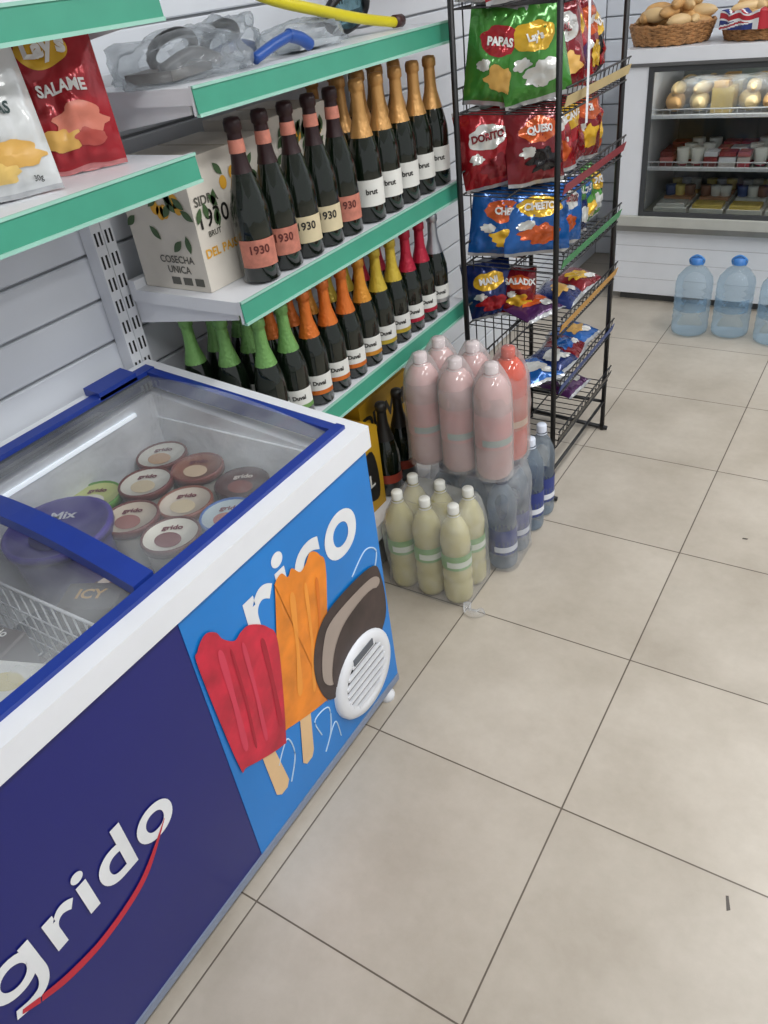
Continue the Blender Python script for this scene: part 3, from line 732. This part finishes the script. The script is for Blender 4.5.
for i,(x,y,z,yaw,ba,ac) in enumerate([(-.92,2.20,.620,70,bpurp,bor),(-.88,2.33,.618,95,bdb,bchip),(-.87,2.46,.618,80,bdr,by),(-.90,2.15,.42,60,bblue,bw2),(-.87,2.25,.42,80,bdb,bw2),(-.87,2.36,.42,100,bdr,bblue),(-.88,2.48,.42,85,bblue,bchip),(-.9,2.45,.24,85,bpurp,bw2)]):
    M=Matrix.Translation((x,y,z))@Matrix.Rotation(math.radians(yaw),4,'Z')@Matrix.Rotation(math.radians(-80),4,'X')@Matrix.Translation((0,0,-.07))
    bag('snack_bag',M,.17,.14,.045,ba,[(.5,.5,.3,.2,ac,.3),(.7,.3,.15,.1,bw2,.3)],slv,i*2.3+50,nu=16,nv=16).build()

# ------------------------------------------------------------------ back counter
b=MB('refrigerated_display_counter')
x0,x1,y0,yk=-1.175,.95,3.86,4.5
steel=mat('stainless',(140,140,136),.3,metal=.6)
inner=mat('cabinet_inside',(128,134,134),.5)
b.box(x0,x1,y0+.02,yk,0.04,.36,white); b.box(x0+.03,x1-.03,y0+.05,yk,0,.04,pm(70,70,70))
for z in (.12,.20,.28): b.box(x0,x1,y0+.0185,y0+.021,z-.0015,z+.0015,pm(190,190,192))
b.box(x0-.01,x1+.01,y0-.02,yk,.36,.385,steel); b.box(x0-.01,x1+.01,y0-.02,yk,.385,.43,pm(182,182,174))
b.box(x0,x0+.11,y0,yk,.43,1.06,white); b.box(x1-.11,x1,y0,yk,.43,1.06,white)
b.box(x0+.11,x1-.11,yk-.04,yk,.43,1.06,inner)
b.box(x0-.01,x1+.01,y0-.01,yk,1.06,1.125,white); b.box(x0-.012,x1+.012,y0-.014,y0-.01,1.058,1.072,pm(90,90,90))
gk=pm(60,62,64)
b.box(x0+.11,x1-.11,y0-.004,y0+.008,.43,.450,gk); b.box(x0+.11,x1-.11,y0-.004,y0+.008,1.035,1.06,gk)
b.box(x0+.105,x0+.128,y0-.005,y0+.01,.43,1.06,gk); b.box(x1-.128,x1-.105,y0-.005,y0+.01,.43,1.06,gk)
b.box(-.13,-.105,y0-.004,y0+.008,.445,1.04,gk)
b.tube([(x0+.15,y0+.05,1.045),(x1-.15,y0+.05,1.045)],.011,mat('added_case_tube',(255,252,245),.4,emit=3),8)  # glowing tube added under the case top to brighten the goods
for z in (.62,.84): 
    b.box(x0+.11,x1-.11,y0+.09,yk-.04,z,z+.008,steel); b.box(x0+.11,x1-.11,y0+.075,y0+.09,z-.004,z+.012,white)
    b.tube([(x0+.11,y0+.07,z+.035),(x1-.11,y0+.07,z+.035)],.003,ww)
    for k in range(60): b.tube([(x0+.13+k*.0315,y0+.07,z+.0),(x0+.13+k*.0315,y0+.07,z+.035)],.0015,ww,4)
b.add([(x0+.11,y0+.003,.445),(x1-.11,y0+.003,.445),(x1-.11,y0+.003,1.04),(x0+.11,y0+.003,1.04)],[(0,1,2,3)],gwin)
b.build(.004,1)
ld=bpy.data.lights.new('case_fill_light','AREA'); ld.shape='RECTANGLE'; ld.size=1.7; ld.size_y=.05; ld.energy=2.4  # unseen fill light added to brighten the case interior
lo=bpy.data.objects.new('case_fill_light',ld); lo.matrix_world=Matrix.Translation(((x0+x1)/2,y0+.06,1.028))@Matrix.Rotation(.5,4,'X'); sc.collection.objects.link(lo)
bread=mat('bread_crust',(196,152,96),.6,var=.25,scale=18,bump=.4,bscale=30)
def loaf(b,c,L,r,m_,yaw):
    M=Matrix.Translation(c)@Matrix.Rotation(yaw,4,'Z')@Matrix.Rotation(math.radians(90),4,'X')
    pr=[(math.sin(math.pi*i/10)**.5*r,-L+2*L*i/10) for i in range(11)]
    b.lathe(pr,(0,0,0),m_,14,M=M)
b=MB('packaged_deli_food'); rr=random.Random(11)
cheese=pm(222,190,110); ham=pm(190,110,105); wt=pm(222,222,216)
x=x0+.19
while x<x1-.2:
    t=rr.random()
    for yy in (4.02,4.2):
        if t<.65: 
            loaf(b,(x,yy,.893),.09,.043,bread if rr.random()<.6 else pm(220,195,145),rr.uniform(-.4,.4)); loaf(b,(x+.01,yy,.945),.07,.03,pm(218,190,140),rr.uniform(-.4,.4))
        else:
            b.box(x-.045,x+.045,yy-.05,yy+.05,.85,.95,cheese); b.box(x-.04,x+.02,yy-.052,yy+.03,.95,.975,pm(205,160,90))
    x+=.105
filmwrap(b,x0+.18,x0+.62,3.955,4.10,.85,.13,filmp,31,pull=.2); filmwrap(b,x0+.66,x0+1.1,3.955,4.10,.85,.13,filmp,33,pull=.2)
pal2=[pm(150,60,60),pm(120,50,45),pm(225,225,230),pm(180,70,80),pm(200,190,185),ham]
pal3=[wt,pm(210,215,225),pm(130,90,70),pm(225,205,120),pm(60,80,130)]
for rowy in (3.99,4.08,4.2):
    x=x0+.16
    while x<x1-.2:
        w=rr.uniform(.045,.075); 
        if int((x-x0)/.17)%2:
            h_=.075; b.lathe([(0,0),(.02,0),(.025,.01),(.03,h_),(.0,h_+.002)],(x+w/2,rowy,.63),[wt,pm(170,60,80),wt,wt],12)
        else:
            for q in range(3): b.box(x,x+w,rowy-.035,rowy+.035,.63+q*.022,.649+q*.022,rr.choice(pal2))
        x+=w+.008
for rowy in (3.97,4.1,4.22):
    x=x0+.16
    while x<x1-.25:
        w=.15; c=rr.choice([pm(222,196,100),pm(212,170,90),wt,pm(205,150,110)])
        b.box(x,x+w,rowy-.055,rowy+.055,.432,.455,wt); b.box(x+.01,x+w-.01,rowy-.045,rowy+.045,.455,.47,c)
        if rowy>4: 
            for q in range(3): b.lathe([(0,0),(.022,0),(.026,.045),(.0,.047)],(x+.03+q*.045,rowy,.47),rr.choice(pal3),12)
        x+=w+.015
b.build(.004,1)
wick=mat('wicker',(165,118,72),.7,var=.35,scale=40,bump=1,bscale=90)
def basket(cx,cy,z,rx,ry,h,seed):
    b=MB('bread_basket')
    for l in range(9):
        t=l/8; s=.88+.12*t
        b.tube([(cx+rx*s*math.cos(a),cy+ry*s*math.sin(a),z+.009+h*t+.003*math.sin(a*18+l*math.pi)) for a in [2*math.pi*i/72 for i in range(72)]],.0075,wick,6,closed=True)
    b.lathe([(0,0),(1,0)],(0,0,0),wick,32,M=Matrix.Translation((cx,cy,z+.004))@Matrix.Diagonal((rx*.9,ry*.9,1,1)))
    r2=random.Random(seed)
    for k in range(40):
        a=r2.uniform(0,6.28); q=math.sqrt(r2.random())*.72
        loaf(b,(cx+rx*q*math.cos(a),cy+ry*q*math.sin(a),z+.045+r2.uniform(.02,.15)*(1.15-q)),r2.uniform(.05,.075),r2.uniform(.022,.03),bread if r2.random()<.6 else pm(214,182,132),r2.uniform(0,3.1))
    b.build()
TZ=1.126
basket(-1.03,4.02,TZ,.175,.15,.065,1); basket(-.63,4.04,TZ,.20,.17,.07,4); basket(-.17,4.06,TZ,.21,.18,.075,6)
b=MB('union_jack_cloth')
fb=pm(35,50,115); fw=pm(225,225,225); frd=pm(175,30,45)
def flag(u,v):
    X_=(u*2-1)*1.6; Y_=v*2-1
    if abs(Y_)<.18 or abs(X_)<.18: return frd
    if abs(Y_)<.34 or abs(X_)<.34: return fw
    d=abs(abs(Y_)-abs(X_)/1.6)
    if d<.08: return frd
    if d<.22: return fw
    return fb
nu,nv=90,30; vs=[];fs=[];ms=[]
for j in range(nv+1):
    for i in range(nu+1):
        a=-2.6+2.1*i/nu; v=j/nv
        s=1.10+.03*math.sin(i*.5) if v<.7 else 1.10-.25*(v-.7)/.3
        vs.append((-.63+.20*s*math.cos(a),4.04+.17*s*math.sin(a),TZ+.045+.062*min(1,v/.7)+.010*math.sin(i*.35)*v))
for j in range(nv):
    for i in range(nu):
        fs.append((j*(nu+1)+i,j*(nu+1)+i+1,(j+1)*(nu+1)+i+1,(j+1)*(nu+1)+i)); ms.append(flag((i+.5)/nu,(j+.5)/nv))
b.add(vs,fs,ms,True); b.build()
def jug(x,y):
    b=MB('water_jug'); r=.080
    P=[(0,.005),(r*.7,0),(r*.97,.01),(r,.03)]
    for k in range(5): P+=[(r,.05+k*.03),(r*.955,.06+k*.03),(r,.07+k*.03)]
    P+=[(r,.235),(r*.93,.26),(r*.6,.295),(r*.3,.31),(r*.27,.33)]
    b.lathe(P,(x,y,.001),petj,24)
    b.lathe([(r*.33,.318),(r*.33,.343),(0,.344)],(x,y,.001),pm(60,120,190),16)
    b.sector((x,y,.001),r*1.006,.12,.18,-2.6,-.5,clearmat('jug_label',(150,185,215),(225,236,245),.30),12)
    b.tube(spline([(x-.025,y,.315),(x-.03,y,.338),(x,y,.356),(x+.03,y,.338),(x+.025,y,.315)]),.004,pm(80,140,200))
    b.build()
for p in ((-.715,3.57),(-.545,3.60),(-.36,3.57),(-.17,3.61)): jug(*p)

# ------------------------------------------------------------------ lighting
tube_e=mat('lamp_tube',(255,254,252),.4,emit=5)
def lamp(x,y,pw,rot=0,L=1.3):
    b=MB('fluorescent_lamp')
    M=Matrix.Translation((x,y,2.75))@Matrix.Rotation(rot,4,'Z')
    b.box(-.09,.09,-L/2,L/2,-.05,0,white,M)
    for dx in (-.045,.045): b.tube([M@Vector((dx,-L/2+.03,-.065)),M@Vector((dx,L/2-.03,-.065))],.014,tube_e,10)
    b.build()
    ld=bpy.data.lights.new('lamp_light','AREA'); ld.shape='RECTANGLE'; ld.size=.25; ld.size_y=L; ld.energy=pw; ld.color=(.98,.99,1)
    lo=bpy.data.objects.new('lamp_light',ld); lo.matrix_world=Matrix.Translation((x,y,2.66))@Matrix.Rotation(rot,4,'Z'); sc.collection.objects.link(lo)
lamp(.35,.3,28); lamp(.35,2.2,24); lamp(.35,3.7,14); lamp(1.9,1.2,26); lamp(1.9,3.2,15)
w=bpy.data.worlds.new('world'); sc.world=w; w.use_nodes=True
w.node_tree.nodes['Background'].inputs[0].default_value=(.94,.965,1,1); w.node_tree.nodes['Background'].inputs[1].default_value=.60
